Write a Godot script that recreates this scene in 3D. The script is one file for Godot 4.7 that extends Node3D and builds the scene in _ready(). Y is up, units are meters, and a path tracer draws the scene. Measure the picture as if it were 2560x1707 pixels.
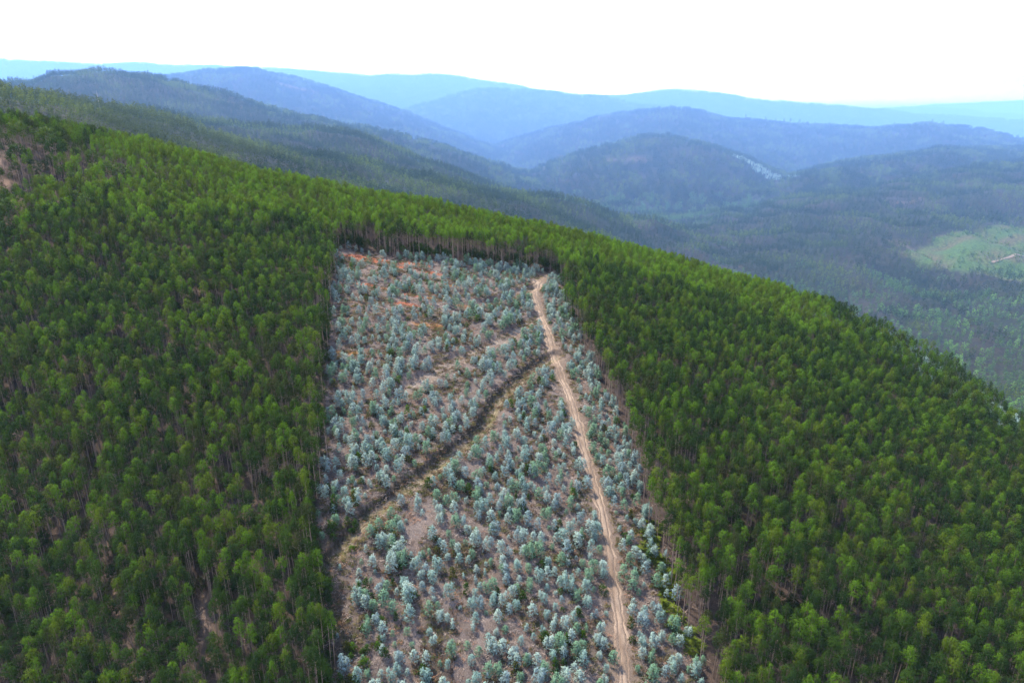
extends Node3D
# A forested hillside seen from the air: a cleared plot of blue-grey saplings between plantations of tall
# eucalyptus, a dirt track, and hazy forested ridges beyond. x right, y up, the view runs towards -z.
# Plan coordinates below are (x, d) with d = -z, in metres.

var rng := RandomNumberGenerator.new()
var noise_a := FastNoiseLite.new()
var noise_b := FastNoiseLite.new()
var noise_c := FastNoiseLite.new()
var cam_pitch := deg_to_rad(19.3)

# ---------------------------------------------------------------- plan of the near hill
var clearing := PackedVector2Array()
var track_line := pairs([18.3, 74.0, 18.2, 85.2, 18.6, 94.3, 18.5, 103.0, 18.3, 114.5, 17.3, 126.0, 16.1, 138.0, 14.8, 153.0, 13.3, 164.8, 11.7, 178.8, 9.9, 199.2, 7.3, 226.0, 10.1, 240.2, 14.1, 251.5, 17.0, 260.0])
var path_line := pairs([8.7, 205.2, 5.1, 197.2, -2.0, 183.5, -10.1, 172.2, -17.5, 163.8, -23.1, 155.2, -26.6, 149.5])
var ditch_line := pairs([12.6, 179.5, 10.4, 177.0, 7.5, 172.2, 1.6, 162.0, -3.8, 152.5, -6.6, 142.0, -11.1, 134.8, -16.2, 128.0, -21.9, 122.0, -27.2, 116.3, -31.2, 110.8, -33.4, 107.0])
var upper_line := pairs([7.5, 233.5, -3.7, 214.5, -10.3, 205.2])
var scrape_line := pairs([17.2, 139.0, 22.8, 143.8, 28.0, 146.5])
# bare lines through the plantations where no tree stands
var gaps := [
	pairs([-85.7, 128.0, -84.0, 119.0, -81.5, 112.0]), pairs([-74.5, 107.0, -70.5, 98.0, -66.0, 92.0]), pairs([-139.8, 224.0, -136.0, 212.0]),
	pairs([68.0, 203.0, 68.5, 190.0, 69.0, 176.0, 68.6, 160.0, 68.0, 146.0]), pairs([-56.0, 101.0, -52.0, 94.0]), pairs([66.0, 120.0, 64.0, 112.0]), pairs([-96.0, 160.0, -93.0, 150.0]),
]
var bare := [Vector3(-178.0, 239.0, 4.5), Vector3(-160.0, 224.0, 4.5), Vector3(-169.0, 231.0, 2.5), Vector3(-149.0, 201.0, 3.5)]
var red_soil := [Vector3(-51, 228, 4.5), Vector3(-46, 229, 4), Vector3(-39, 230, 3.5), Vector3(-33, 231, 3), Vector3(-28, 224.5, 3), Vector3(-45, 205, 2.5), Vector3(-40, 204.5, 2), Vector3(-30, 202.5, 2.5), Vector3(-24, 202.5, 2), Vector3(-24, 185, 3), Vector3(-32, 195, 2.5), Vector3(-42, 166, 2.5), Vector3(-14, 201, 2.5), Vector3(-36, 226, 2), Vector3(-20, 216, 1.8), Vector3(-49, 166, 1.5)]

# ---------------------------------------------------------------- far ridges: crest points (x, d, y)
var ridge_data := [
	[-335, 430, 6, -335, 479, -1, -324, 520, -2, -312, 560, -18, -247, 600, -34, -172, 660, -50, -81, 740, -84, 38, 820, -111, 152, 880, -142, 282, 930, -186, 357, 960, -226],
	[-443, 700, -7, -423, 760, -12, -369, 820, -22, -307, 880, -30, -262, 910, -35, -218, 950, -53, -184, 980, -69, -113, 1040, -101, -64, 1080, -119, -11, 1120, -139],
	[-871, 1100, 10, -781, 1180, 33, -716, 1240, 47, -665, 1280, 40, -610, 1320, 23, -546, 1350, 4, -465, 1390, -15, -347, 1450, -46, -265, 1480, -68, -150, 1540, -107, -56, 1580, -144, 14, 1620, -180],
	[-994, 1900, 26, -952, 2000, 55, -869, 2050, 82, -802, 2100, 92, -773, 2120, 87, -684, 2150, 71, -618, 2180, 53, -525, 2220, 12, -444, 2250, -16, -338, 2300, -55, -227, 2350, -99, -135, 2400, -139, -24, 2450, -190],
	[603, 3300, -16, 349, 3350, 21, 146, 3300, 40, -49, 3200, 49, -109, 3150, 45, -230, 3050, 10, -313, 2950, -34, -355, 2850, -69, -387, 2750, -112],
	[-3490, 4300, 230, -3052, 4400, 236, -2858, 4500, 229, -2547, 4600, 209, -2404, 4700, 232, -2157, 4700, 214, -2004, 4800, 221, -1603, 4700, 201, -1298, 4600, 181, -871, 4500, 147, -737, 4500, 160, -470, 4500, 155, -208, 4600, 118, 212, 4800, 61, 672, 5000, 28],
	[511, 4900, 35, 769, 4600, 27, 834, 4300, 49, 926, 4200, 62, 1065, 4200, 57, 1289, 4100, 19, 1622, 4000, -14, 1988, 4000, -41, 2297, 3900, -71, 2711, 3800, -100, 3204, 3700, -126],
	[2447, 5600, -64, 2750, 5600, -57, 3051, 5600, -41, 3390, 5600, -48, 3634, 5600, -83, 3983, 5600, -96, 4830, 5600, -122],
	[4277, 8600, -94, 4739, 8700, -55, 5263, 8800, -15, 6358, 9000, 25, 7860, 9200, 57],
	[-66, 2350, -171, 104, 2300, -112, 237, 2250, -64, 363, 2200, -31, 484, 2150, -20, 576, 2150, -34, 682, 2150, -50, 834, 2100, -68, 964, 2050, -70, 1062, 2000, -66, 1129, 1950, -61, 1213, 1950, -69, 1401, 1950, -99, 1706, 1950, -130],
	[58, 1450, -178, 144, 1520, -134, 236, 1580, -92, 329, 1620, -70, 374, 1600, -78, 454, 1560, -112, 515, 1530, -138, 580, 1490, -171, 618, 1460, -195],
	[559, 1340, -171, 664, 1400, -128, 801, 1460, -110, 918, 1520, -99, 1153, 1600, -99, 1439, 1650, -97],
	[237, 880, -183, 286, 920, -177, 353, 970, -163, 443, 1020, -153, 558, 1080, -144, 656, 1150, -131, 777, 1200, -120, 915, 1260, -109, 1178, 1350, -86],
]
var ridge_front := [0.38, 0.38, 0.36, 0.38, 0.35, 0.24, 0.3, 0.3, 0.2, 0.36, 0.42, 0.3, 0.085]
var ridge_back := [0.38, 0.38, 0.36, 0.38, 0.3, 0.2, 0.2, 0.2, 0.2, 0.3, 0.4, 0.3, 0.34]
var ridge_round := [45.0, 45.0, 70.0, 70.0, 120.0, 160.0, 160.0, 160.0, 250.0, 90.0, 55.0, 60.0, 70.0]
var ridges := []
var ridge_box := []
const FAR_ROWS := 296
const FAR_COLS := 233
const FAR_D0 := 262.0
const FAR_Q := 1.0125
const FAR_S := 0.98
var far_y := PackedFloat32Array()
var far_seen := PackedByteArray()

var M := {}


func pairs(a: Array) -> PackedVector2Array:
	var p := PackedVector2Array()
	for i in range(0, a.size(), 2):
		p.append(Vector2(a[i], a[i + 1]))
	return p


func _ready() -> void:
	rng.seed = 20240
	# ---- camera
	var cam := Camera3D.new()
	cam.name = "camera"
	cam.fov = 53.1
	cam.far = 16000.0
	cam.near = 1.0
	cam.rotation = Vector3(-cam_pitch, 0, 0)
	add_child(cam)
	cam.current = true
	# ---- sky, air, exposure
	var env := Environment.new()
	var sky := Sky.new()
	var sm := ProceduralSkyMaterial.new()
	sm.sky_top_color = Color(0.088, 0.12, 0.19).linear_to_srgb()
	sm.sky_horizon_color = Color(1.0, 0.91, 0.84)
	sm.sky_curve = 0.065
	sm.sky_energy_multiplier = 2.0
	sm.ground_horizon_color = Color(0.5, 0.55, 0.6)
	sm.ground_bottom_color = Color(0.35, 0.4, 0.4)
	sky.sky_material = sm
	env.background_mode = Environment.BG_SKY
	env.sky = sky
	env.tonemap_mode = Environment.TONE_MAPPER_LINEAR
	env.tonemap_exposure = 3.4
	env.fog_enabled = true
	env.fog_density = 0.00004
	env.volumetric_fog_enabled = true
	env.volumetric_fog_density = 0.0
	env.fog_light_color = Color(0.66, 0.83, 1.0)
	env.sdfgi_enabled = true
	env.ssao_enabled = true
	env.ssil_enabled = true
	var we := WorldEnvironment.new()
	we.name = "environment"
	we.environment = env
	add_child(we)
	# ---- sun: ahead and to the left, high
	var sun := DirectionalLight3D.new()
	sun.name = "sun"
	sun.light_energy = 1.6
	sun.light_color = Color(1.0, 0.95, 0.86)
	sun.light_angular_distance = 0.5
	sun.shadow_enabled = true
	add_child(sun)
	sun.look_at_from_position(Vector3.ZERO, -Vector3(-0.38, 0.82, -0.38))

	setup()
	build_far_terrain()
	build_near_ground()
	build_tracks()
	build_near_forest()
	build_pines()
	build_clearing_plants()
	build_far_forest()
	build_far_details()
	skyline_trees()
	build_haze()


func setup() -> void:
	noise_a.seed = 5
	noise_a.frequency = 0.01
	noise_a.fractal_octaves = 4
	noise_b.seed = 17
	noise_b.frequency = 0.09
	noise_b.fractal_octaves = 3
	noise_c.seed = 31
	noise_c.frequency = 0.35
	noise_c.fractal_octaves = 3
	clearing = pairs([-27.5, 74.0, -28.4, 81.8, -29.3, 86.0, -31.6, 97.0, -34.5, 105.0, -38.2, 113.8, -39.7, 123.8, -43.0, 142.2, -47.6, 167.0, -51.9, 189.5, -59.2, 225.2, -59.1, 234.2, -42.1, 235.5, -27.3, 239.5, -12.2, 246.2, 3.9, 251.2, 14.3, 255.2, 17.3, 250.5, 17.9, 210.5, 19.8, 184.5, 22.6, 165.2, 25.1, 149.8, 26.0, 140.0, 26.1, 128.5, 26.5, 118.8, 28.0, 107.5, 28.8, 98.0, 29.8, 92.0, 30.3, 86.0, 31.2, 74.0])
	for a in ridge_data:
		var p := PackedVector3Array()
		var lo := Vector3(1e9, 1e9, 1e9)
		var hi := -lo
		for i in range(0, a.size(), 3):
			var q := Vector3(a[i], a[i + 2], a[i + 1])   # x, y, d
			p.append(q)
			lo = lo.min(q)
			hi = hi.max(q)
		ridges.append(p)
		ridge_box.append([lo, hi])
	var grain := noise_texture(512, 0.03, 5, 3)
	var grain_fine := noise_texture(512, 0.12, 4, 9)
	M.ground = earth_material(grain, grain_fine, 0.28, 18.0, 0.58)
	M.track = earth_material(grain, grain_fine, 0.4, 8.0, 0.6)
	M.far_ground = earth_material(grain, grain_fine, 0.02, 60.0, 0.42)
	M.trunk = solid(Color(0.15, 0.112, 0.09), 0.85)
	M.dark_trunk = solid(Color(0.13, 0.10, 0.08), 0.9)
	M.stick_pale = solid(Color(0.26, 0.23, 0.21), 0.9)
	M.stick = solid(Color(1, 1, 1), 0.9, true)
	M.leaf_any = leaf(Color(1, 1, 1), true)
	M.leaf = []
	for c in LEAF_TONES:
		M.leaf.append(leaf(c))
	M.sap = []
	for c in SAP_TONES:
		M.sap.append(leaf(c, false, 0.3))
	M.sap_any = leaf(Color(1, 1, 1), true, 0.3)
	M.shrub = [leaf(Color(0.022, 0.048, 0.007)), leaf(Color(0.040, 0.085, 0.008)), leaf(Color(0.045, 0.052, 0.010))]
	M.fern = leaf(Color(0.08, 0.11, 0.014))
	M.lime = leaf(Color(0.07, 0.17, 0.008))
	M.pine = [leaf(Color(0.02, 0.042, 0.010)), leaf(Color(0.03, 0.056, 0.011)), leaf(Color(0.04, 0.068, 0.012))]


const LEAF_TONES := [Color(0.013, 0.030, 0.006), Color(0.023, 0.049, 0.006), Color(0.052, 0.106, 0.007), Color(0.056, 0.090, 0.007), Color(0.023, 0.033, 0.008), Color(0.076, 0.150, 0.008)]
const LEAF_WORDS := ["dark green", "mid green", "bright green", "yellowish green", "dull olive", "fresh green"]
const SAP_TONES := [Color(0.118, 0.185, 0.168), Color(0.165, 0.228, 0.208), Color(0.118, 0.170, 0.176), Color(0.080, 0.145, 0.092)]
const SAP_WORDS := ["pale blue-green", "silvery", "greyish blue", "soft green"]


func noise_texture(size: int, freq: float, octaves: int, sd: int) -> NoiseTexture2D:
	var n := FastNoiseLite.new()
	n.seed = sd
	n.frequency = freq
	n.fractal_octaves = octaves
	var g := Gradient.new()
	g.set_color(0, Color(0.48, 0.47, 0.46))
	g.set_color(1, Color(1.0, 1.0, 1.0))
	var t := NoiseTexture2D.new()
	t.width = size
	t.height = size
	t.seamless = true
	t.noise = n
	t.color_ramp = g
	return t


func earth_material(a: Texture2D, b: Texture2D, scale: float, bump: float, tone: float) -> StandardMaterial3D:
	var m := StandardMaterial3D.new()
	m.albedo_color = Color(tone, tone, tone).linear_to_srgb()
	m.vertex_color_use_as_albedo = true
	m.albedo_texture = a
	m.uv1_triplanar = true
	m.uv1_world_triplanar = true
	m.uv1_scale = Vector3.ONE * scale
	m.heightmap_enabled = true
	m.heightmap_texture = b
	m.heightmap_scale = bump
	m.roughness = 0.95
	m.metallic_specular = 0.2
	return m


func solid(c: Color, rough: float, tinted := false) -> StandardMaterial3D:
	var m := StandardMaterial3D.new()
	m.albedo_color = c.linear_to_srgb()
	m.roughness = rough
	m.metallic_specular = 0.25
	m.vertex_color_use_as_albedo = tinted
	return m


func leaf(c: Color, tinted := true, through := 0.9) -> StandardMaterial3D:
	var m := StandardMaterial3D.new()
	m.albedo_color = c.linear_to_srgb()
	m.roughness = 0.75
	m.metallic_specular = 0.15
	m.vertex_color_use_as_albedo = true
	m.cull_mode = BaseMaterial3D.CULL_DISABLED
	m.backlight_enabled = true
	m.backlight = Color(through, through, through * 0.7).linear_to_srgb()
	return m


# ---------------------------------------------------------------- heights
const CREST_X := [-174.0, -131.0, -106.0, -72.0, -32.0, 23.0, 59.0, 91.0, 126.0, 150.0, 171.0]
const CREST_R := [-4.9, -5.5, -7.3, -4.4, -0.6, 1.3, 0.4, -1.4, 0.5, -1.5, -4.8]


func poly(x: float, dd: float) -> float:
	var a := x / 100.0
	var d := (dd - 170.0) / 100.0
	return -65.193 + d * (14.569 + d * (-10.705 + d * 3.189)) + a * (-14.74 + d * (-13.88 + d * 4.351)) + a * a * (-6.526 + d * 11.199) - 0.255 * a * a * a


func crest_d(x: float) -> float:
	var a := clampf(x, -220.0, 240.0) / 100.0
	return 285.45 + a * (7.1 + a * (-21.39 - a * 5.84))


func hill_y(px: float, pd: float) -> float:
	var x := clampf(px, -220.0, 240.0)
	var d := maxf(pd, 55.0)
	var dc := crest_d(x)
	var t := d - dc
	var y := 0.0
	if t > 0.0:
		var e := 25.0 * (1.0 - exp(-t / 25.0))
		y = poly(x, dc + e) - 0.5 * (t - e)
	else:
		y = poly(x, d)
	if absf(t) < 190.0:
		var r: float = CREST_R[0]
		if x >= CREST_X[10]:
			r = CREST_R[10]
		elif x > CREST_X[0]:
			for i in 10:
				if x < CREST_X[i + 1]:
					r = lerpf(CREST_R[i], CREST_R[i + 1], (x - CREST_X[i]) / (CREST_X[i + 1] - CREST_X[i]))
					break
		y += r * exp(-t * t / 3025.0)
	return y + 0.9 * noise_a.get_noise_2d(px * 3.0, pd * 3.0)


# the hill with the cuts of the paths, and its small bumps
func near_y(x: float, d: float) -> float:
	var y := hill_y(x, d)
	if x > -62.0 and x < 34.0 and d < 262.0:
		y += 0.35 * noise_b.get_noise_2d(x, d)
		y -= cut(x, d, ditch_line, 1.0, 1.2) + cut(x, d, path_line, 2.2, 0.8) + cut(x, d, upper_line, 0.9, 1.1)
		var q := along(track_line, x, d)
		y -= 0.35 * (1.0 - smoothstep(1.6, 3.4, absf(q.x)))
	return y


# depth of a path cut into the slope: steep bank on the uphill side, level towards the other
func cut(x: float, d: float, line: PackedVector2Array, half: float, deep: float) -> float:
	var q := along(line, x, d)
	var s := q.x
	if s > half + 3.0 or s < -half - 1.2:
		return 0.0
	if s < -half:
		return deep * (1.0 - smoothstep(half, half + 0.9, -s))
	return deep * (1.0 - smoothstep(half * 0.2, half + 3.0, s))


# (signed distance from a plan line, how far along it), minus is the up-left side for lines drawn down-left
func along(line: PackedVector2Array, x: float, d: float) -> Vector2:
	var best := 1e9
	var side := 1.0
	var at := 0.0
	var p := Vector2(x, d)
	var n := line.size() - 1
	for i in n:
		var a := line[i]
		var b := line[i + 1]
		var ab := b - a
		var t := clampf((p - a).dot(ab) / ab.length_squared(), 0.0, 1.0)
		var v := p - a - ab * t
		var l := v.length_squared()
		if l < best:
			best = l
			side = 1.0 if ab.cross(v) > 0.0 else -1.0
			at = (i + t) / n
	return Vector2(sqrt(best) * side, at)


func ridge_y(x: float, d: float) -> float:
	var top := -188.0 + maxf(0.0, d - 1500.0) * 0.004
	var second := -1e9
	for k in ridges.size():
		var box: Array = ridge_box[k]
		var lo: Vector3 = box[0]
		var hi: Vector3 = box[1]
		var gx := maxf(0.0, maxf(lo.x - x, x - hi.x))
		var gd := maxf(0.0, maxf(lo.z - d, d - hi.z))
		var slope: float = ridge_front[k]
		var slope_back: float = ridge_back[k]
		var rnd: float = ridge_round[k]
		if hi.y - minf(slope, slope_back) * (maxf(gx, gd) - rnd) < top - 10.0:
			continue
		var pts: PackedVector3Array = ridges[k]
		var y := -1e9
		for i in pts.size() - 1:
			var a := pts[i]
			var b := pts[i + 1]
			var ux := b.x - a.x
			var uz := b.z - a.z
			var t := clampf(((x - a.x) * ux + (d - a.z) * uz) / (ux * ux + uz * uz), 0.0, 1.0)
			var vx := x - a.x - ux * t
			var vz := d - a.z - uz * t
			var l := vx * vx + vz * vz
			var s := lerpf(slope, slope_back, clampf(vz / (sqrt(l) + 20.0) + 0.5, 0.0, 1.0))
			y = maxf(y, lerpf(a.y, b.y, t) - s * (sqrt(l + rnd * rnd) - rnd))
		if y > top:
			second = top
			top = y
		elif y > second:
			second = y
	var k2 := 14.0
	var h := maxf(0.0, k2 - (top - second)) / k2
	var amp := clampf((d - 380.0) / 300.0, 0.1, 1.0)
	var fold := 1.0 - absf(noise_a.get_noise_2d(x * 0.6 + 77.0, d * 0.38)) * 3.2
	return top + h * h * k2 * 0.25 + amp * ((9.0 * maxf(fold, -0.6) - 6.0) * (1.0 if x > 150.0 and d < 1400.0 else 0.45) + 9.0 * noise_a.get_noise_2d(x * 0.35, d * 0.35) + 4.0 * noise_a.get_noise_2d(x * 1.2 + 500.0, d * 1.2))


func far_at(x: float, d: float) -> float:
	var r := log(d / FAR_D0) / log(FAR_Q)
	var c := (x / d / FAR_S * 0.5 + 0.5) * (FAR_COLS - 1)
	var ri := clampi(int(r), 0, FAR_ROWS - 2)
	var ci := clampi(int(c), 0, FAR_COLS - 2)
	var fr := clampf(r - ri, 0.0, 1.0)
	var fc := clampf(c - ci, 0.0, 1.0)
	var i := ri * FAR_COLS + ci
	return lerpf(lerpf(far_y[i], far_y[i + 1], fc), lerpf(far_y[i + FAR_COLS], far_y[i + FAR_COLS + 1], fc), fr)


func ground_y(x: float, d: float) -> float:
	var y := hill_y(x, d)
	return maxf(y, far_at(x, d)) if d > FAR_D0 else y


# where a point falls on the picture plane, as fractions of the frame (only to leave out what the frame cannot show)
func frame_of(p: Vector3) -> Vector2:
	var zc := -p.z * cos(cam_pitch) - p.y * sin(cam_pitch)
	var yc := p.y * cos(cam_pitch) - p.z * sin(cam_pitch)
	var f := 0.5 / tan(deg_to_rad(26.55))
	return Vector2(0.5 + f * p.x / zc / 1.5015, 0.5 - f * yc / zc)


# ---------------------------------------------------------------- node helpers
var used := {}


func numbered(called: String) -> String:
	var n: int = used.get(called, -1) + 1
	used[called] = n
	return called if n == 0 else "%s_%03d" % [called, n]


func mesh_node(called: String, mesh: Mesh, parent: Node = self, mat: Material = null) -> MeshInstance3D:
	var o := MeshInstance3D.new()
	o.name = numbered(called) if parent == self else called
	o.mesh = mesh
	if mat:
		o.material_override = mat
	parent.add_child(o, true)
	return o


func tag(o: Node, label: String, category := "", group := "", kind := "") -> void:
	o.set_meta("label", label)
	if category:
		o.set_meta("category", category)
	if group:
		o.set_meta("group", group)
	if kind:
		o.set_meta("kind", kind)


func scatter(called: String, mesh: Mesh, places: Array, tints: PackedColorArray, label: String, category := "") -> void:
	if places.is_empty():
		return
	var mm := MultiMesh.new()
	mm.transform_format = MultiMesh.TRANSFORM_3D
	mm.use_colors = tints.size() > 0
	mm.mesh = mesh
	mm.instance_count = places.size()
	for i in places.size():
		mm.set_instance_transform(i, places[i])
		if tints.size():
			mm.set_instance_color(i, tints[i])
	var o := MultiMeshInstance3D.new()
	o.name = numbered(called)
	o.multimesh = mm
	add_child(o)
	tag(o, label, category, "", "stuff")


func stand(x: float, y: float, d: float, s: Vector3, turn: float, lean := 0.03) -> Transform3D:
	var b := Basis(Vector3(rng.randf_range(-1, 1), 0, rng.randf_range(-1, 1)).normalized(), rng.randf() * lean * (3.0 if rng.randf() < 0.06 else 1.0)) * Basis(Vector3.UP, turn)
	return Transform3D(b.scaled_local(s), Vector3(x, y, -d))


# ---------------------------------------------------------------- plants as meshes
class Leaves:
	var v := PackedVector3Array()
	var n := PackedVector3Array()
	var c := PackedColorArray()

	func quad(at: Vector3, long: Vector3, wide: Vector3, out: Vector3, tint: Color) -> void:
		var face := long.cross(wide).normalized()
		if face.dot(out) < 0.0:
			wide = -wide
			face = -face
		var nn := (face * 0.55 + out).normalized()
		var a := at - long * 0.5
		var b := at + wide * 0.5
		var e := at + long * 0.5
		var f := at - wide * 0.5
		for p in [a, b, e, a, e, f]:
			v.append(p)
			n.append(nn)
			c.append(tint)

	func put(mesh: ArrayMesh, mat: Material) -> void:
		var arr := []
		arr.resize(Mesh.ARRAY_MAX)
		arr[Mesh.ARRAY_VERTEX] = v
		arr[Mesh.ARRAY_NORMAL] = n
		arr[Mesh.ARRAY_COLOR] = c
		mesh.add_surface_from_arrays(Mesh.PRIMITIVE_TRIANGLES, arr)
		mesh.surface_set_material(mesh.get_surface_count() - 1, mat)


func spray(r := 1.0) -> Vector3:
	return Vector3(rng.randfn(), rng.randfn(), rng.randfn()) * r


# clumps of leaves through a crown whose radius at height t (0..1) is given by shape
func crown(l: Leaves, base: float, high: float, wide: float, clumps: int, each: int, size: float, shape: Callable, clump_r: float, droop := 0.6) -> void:
	for k in clumps:
		var t := pow((k + rng.randf()) / clumps, 0.85)
		var ang := k * 2.4 + rng.randf_range(-0.5, 0.5)
		var r: float = shape.call(t) * wide * 0.5 * sqrt(rng.randf_range(0.25, 1.0))
		var mid := Vector3(cos(ang) * r, base + t * high, sin(ang) * r)
		var shade := rng.randf_range(0.8, 1.2)
		for i in each:
			var off := spray(clump_r * 0.55)
			off.y *= 0.8
			var at := mid + off
			var out := (off.normalized() * 0.6 + Vector3(at.x, (at.y - base - high * 0.35) * 0.6, at.z).normalized() * 0.9 + Vector3(0, 0.25, 0)).normalized()
			var hang := (Vector3(at.x, 0, at.z).normalized() * 0.6 + Vector3(0, -droop, 0) + spray(0.5)).normalized()
			var across := hang.cross(out + spray(0.35)).normalized()
			var tint := shade * rng.randf_range(0.8, 1.2)
			l.quad(at, hang * size * rng.randf_range(0.8, 1.4), across * size * rng.randf_range(0.38, 0.6), out, Color(tint * rng.randf_range(0.92, 1.1), tint, tint * rng.randf_range(0.85, 1.15)))


func tube(st: SurfaceTool, pts: Array, radii: Array, sides := 5) -> void:
	for i in pts.size() - 1:
		var dir: Vector3 = (pts[i + 1] - pts[i]).normalized()
		var a := dir.cross(Vector3(0.3, 0.1, 0.9)).normalized()
		var b := dir.cross(a)
		for k in sides:
			var p := TAU * k / sides
			var q := TAU * (k + 1) / sides
			var u := a * cos(p) + b * sin(p)
			var w := a * cos(q) + b * sin(q)
			var quad := [pts[i] + u * radii[i], pts[i + 1] + u * radii[i + 1], pts[i + 1] + w * radii[i + 1], pts[i] + u * radii[i], pts[i + 1] + w * radii[i + 1], pts[i] + w * radii[i]]
			var nn := [u, u, w, u, w, w]
			for m in 6:
				st.set_normal(nn[m])
				st.add_vertex(quad[m])


func trunk_mesh(high: float, radius: float, branch_from: float, reach: float, branches: int, mat: Material) -> ArrayMesh:
	var st := SurfaceTool.new()
	st.begin(Mesh.PRIMITIVE_TRIANGLES)
	var bend := Vector3(rng.randf_range(-1, 1), 0, rng.randf_range(-1, 1)) * high * 0.02
	var pts := [Vector3(0, -0.4, 0), Vector3(0, high * 0.3, 0) + bend * 0.5, Vector3(0, high * 0.65, 0) + bend, Vector3(0, high * 0.95, 0) + bend * 0.6]
	tube(st, pts, [radius * 1.25, radius, radius * 0.7, radius * 0.2])
	for i in branches:
		var t := rng.randf_range(branch_from, 0.85)
		var ang := i * 2.4
		var from := Vector3(0, high * t, 0) + bend * 0.8
		var l := reach * (1.15 - t) * rng.randf_range(0.7, 1.3)
		tube(st, [from, from + Vector3(cos(ang) * l, l * 0.8, sin(ang) * l)], [radius * 0.32, radius * 0.1], 3)
	var m := st.commit()
	m.surface_set_material(0, mat)
	return m


func gum_shape(t: float) -> float:
	return (0.55 + 0.45 * smoothstep(0.0, 0.28, t)) * pow(maxf(0.0, 1.0 - pow(t, 2.8)), 0.65)


func sap_shape(t: float) -> float:
	return (0.7 + 0.3 * smoothstep(0.0, 0.3, t)) * pow(maxf(0.0, 1.0 - pow(t, 1.7)), 0.8)


func dome_shape(t: float) -> float:
	return sqrt(maxf(0.02, 1.0 - t * t))


func joined(parts: Array) -> ArrayMesh:
	var m := ArrayMesh.new()
	for p in parts:
		for s in p.get_surface_count():
			m.add_surface_from_arrays(Mesh.PRIMITIVE_TRIANGLES, p.surface_get_arrays(s))
			m.surface_set_material(m.get_surface_count() - 1, p.surface_get_material(s))
	return m


# ---------------------------------------------------------------- ground
func sheet(rows: Array, cols: Array, point: Callable, color: Callable) -> ArrayMesh:
	var v := PackedVector3Array()
	var c := PackedColorArray()
	var n := PackedVector3Array()
	var idx := PackedInt32Array()
	var w := cols.size()
	for r in rows.size():
		for k in w:
			v.append(point.call(rows[r], cols[k]))
	n.resize(v.size())
	for r in rows.size():
		for k in w:
			var i := r * w + k
			var dx := v[i + (1 if k < w - 1 else 0)] - v[i - (1 if k > 0 else 0)]
			var dz := v[i + (w if r < rows.size() - 1 else 0)] - v[i - (w if r > 0 else 0)]
			var nn := dx.cross(dz).normalized()
			n[i] = nn if nn.y > 0 else -nn
			c.append(color.call(v[i], n[i]))
	for r in rows.size() - 1:
		for k in w - 1:
			var i := r * w + k
			idx.append_array([i, i + w, i + 1, i + 1, i + w, i + w + 1])
	var arr := []
	arr.resize(Mesh.ARRAY_MAX)
	arr[Mesh.ARRAY_VERTEX] = v
	arr[Mesh.ARRAY_NORMAL] = n
	arr[Mesh.ARRAY_COLOR] = c
	arr[Mesh.ARRAY_INDEX] = idx
	var m := ArrayMesh.new()
	m.add_surface_from_arrays(Mesh.PRIMITIVE_TRIANGLES, arr)
	return m


func in_pasture(x: float, d: float) -> bool:
	return Geometry2D.is_point_in_polygon(Vector2(x, d), pasture)


var pasture := pairs([430, 745, 470, 785, 510, 810, 545, 830, 590, 848, 656, 885, 770, 935, 860, 905, 800, 780, 700, 660, 600, 635, 540, 640, 490, 665, 450, 705])


# bare or felled patches on far slopes: x, d, half sizes
const FAR_PATCHES := [Vector4(-765, 4480, 230, 70), Vector4(-1040, 4500, 90, 50), Vector4(251, 2235, 80, 40), Vector4(330, 1618, 14, 18), Vector4(88, 852, 6, 8), Vector4(300, 2225, 40, 22), Vector4(462, 800, 14, 20), Vector4(395, 1500, 60, 5), Vector4(250, 1490, 70, 4), Vector4(-520, 1290, 60, 8), Vector4(-600, 2030, 60, 12), Vector4(860, 1380, 60, 8), Vector4(600, 1030, 30, 8), Vector4(300, 800, 12, 4), Vector4(-210, 650, 22, 7), Vector4(1350, 4050, 110, 40)]


func in_far_patch(x: float, d: float) -> bool:
	for s: Vector4 in FAR_PATCHES:
		if Vector2((x - s.x) / s.z, (d - s.y) / s.w).length() + noise_b.get_noise_2d(x * 0.2, d * 0.2) * 0.6 < 1.1:
			return true
	return false


func far_color(p: Vector3, _n: Vector3) -> Color:
	var d := -p.z
	var c := Color(0.085, 0.075, 0.055).lerp(Color(0.055, 0.075, 0.03), clampf(0.5 + noise_a.get_noise_2d(p.x * 0.8, d * 0.8) * 1.2, 0, 1))
	if d > 2400.0:
		c = Color(0.03, 0.06, 0.02).lerp(Color(0.055, 0.07, 0.03), clampf(0.5 + noise_a.get_noise_2d(p.x * 0.3, d * 0.3) * 1.5, 0, 1))
	if in_pasture(p.x, d):
		c = Color(0.13, 0.24, 0.055).lerp(Color(0.21, 0.19, 0.09), clampf(0.3 + noise_b.get_noise_2d(p.x * 0.25, d * 0.25) * 1.4, 0, 1))
	for s: Vector4 in FAR_PATCHES:
		var e := Vector2((p.x - s.x) / s.z, (d - s.y) / s.w).length() + noise_b.get_noise_2d(p.x * 0.2, d * 0.2) * 0.6
		c = c.lerp(Color(0.30, 0.23, 0.19), smoothstep(1.1, 0.6, e) * (1.0 if d > 2000.0 else 0.7))
	return c


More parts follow.
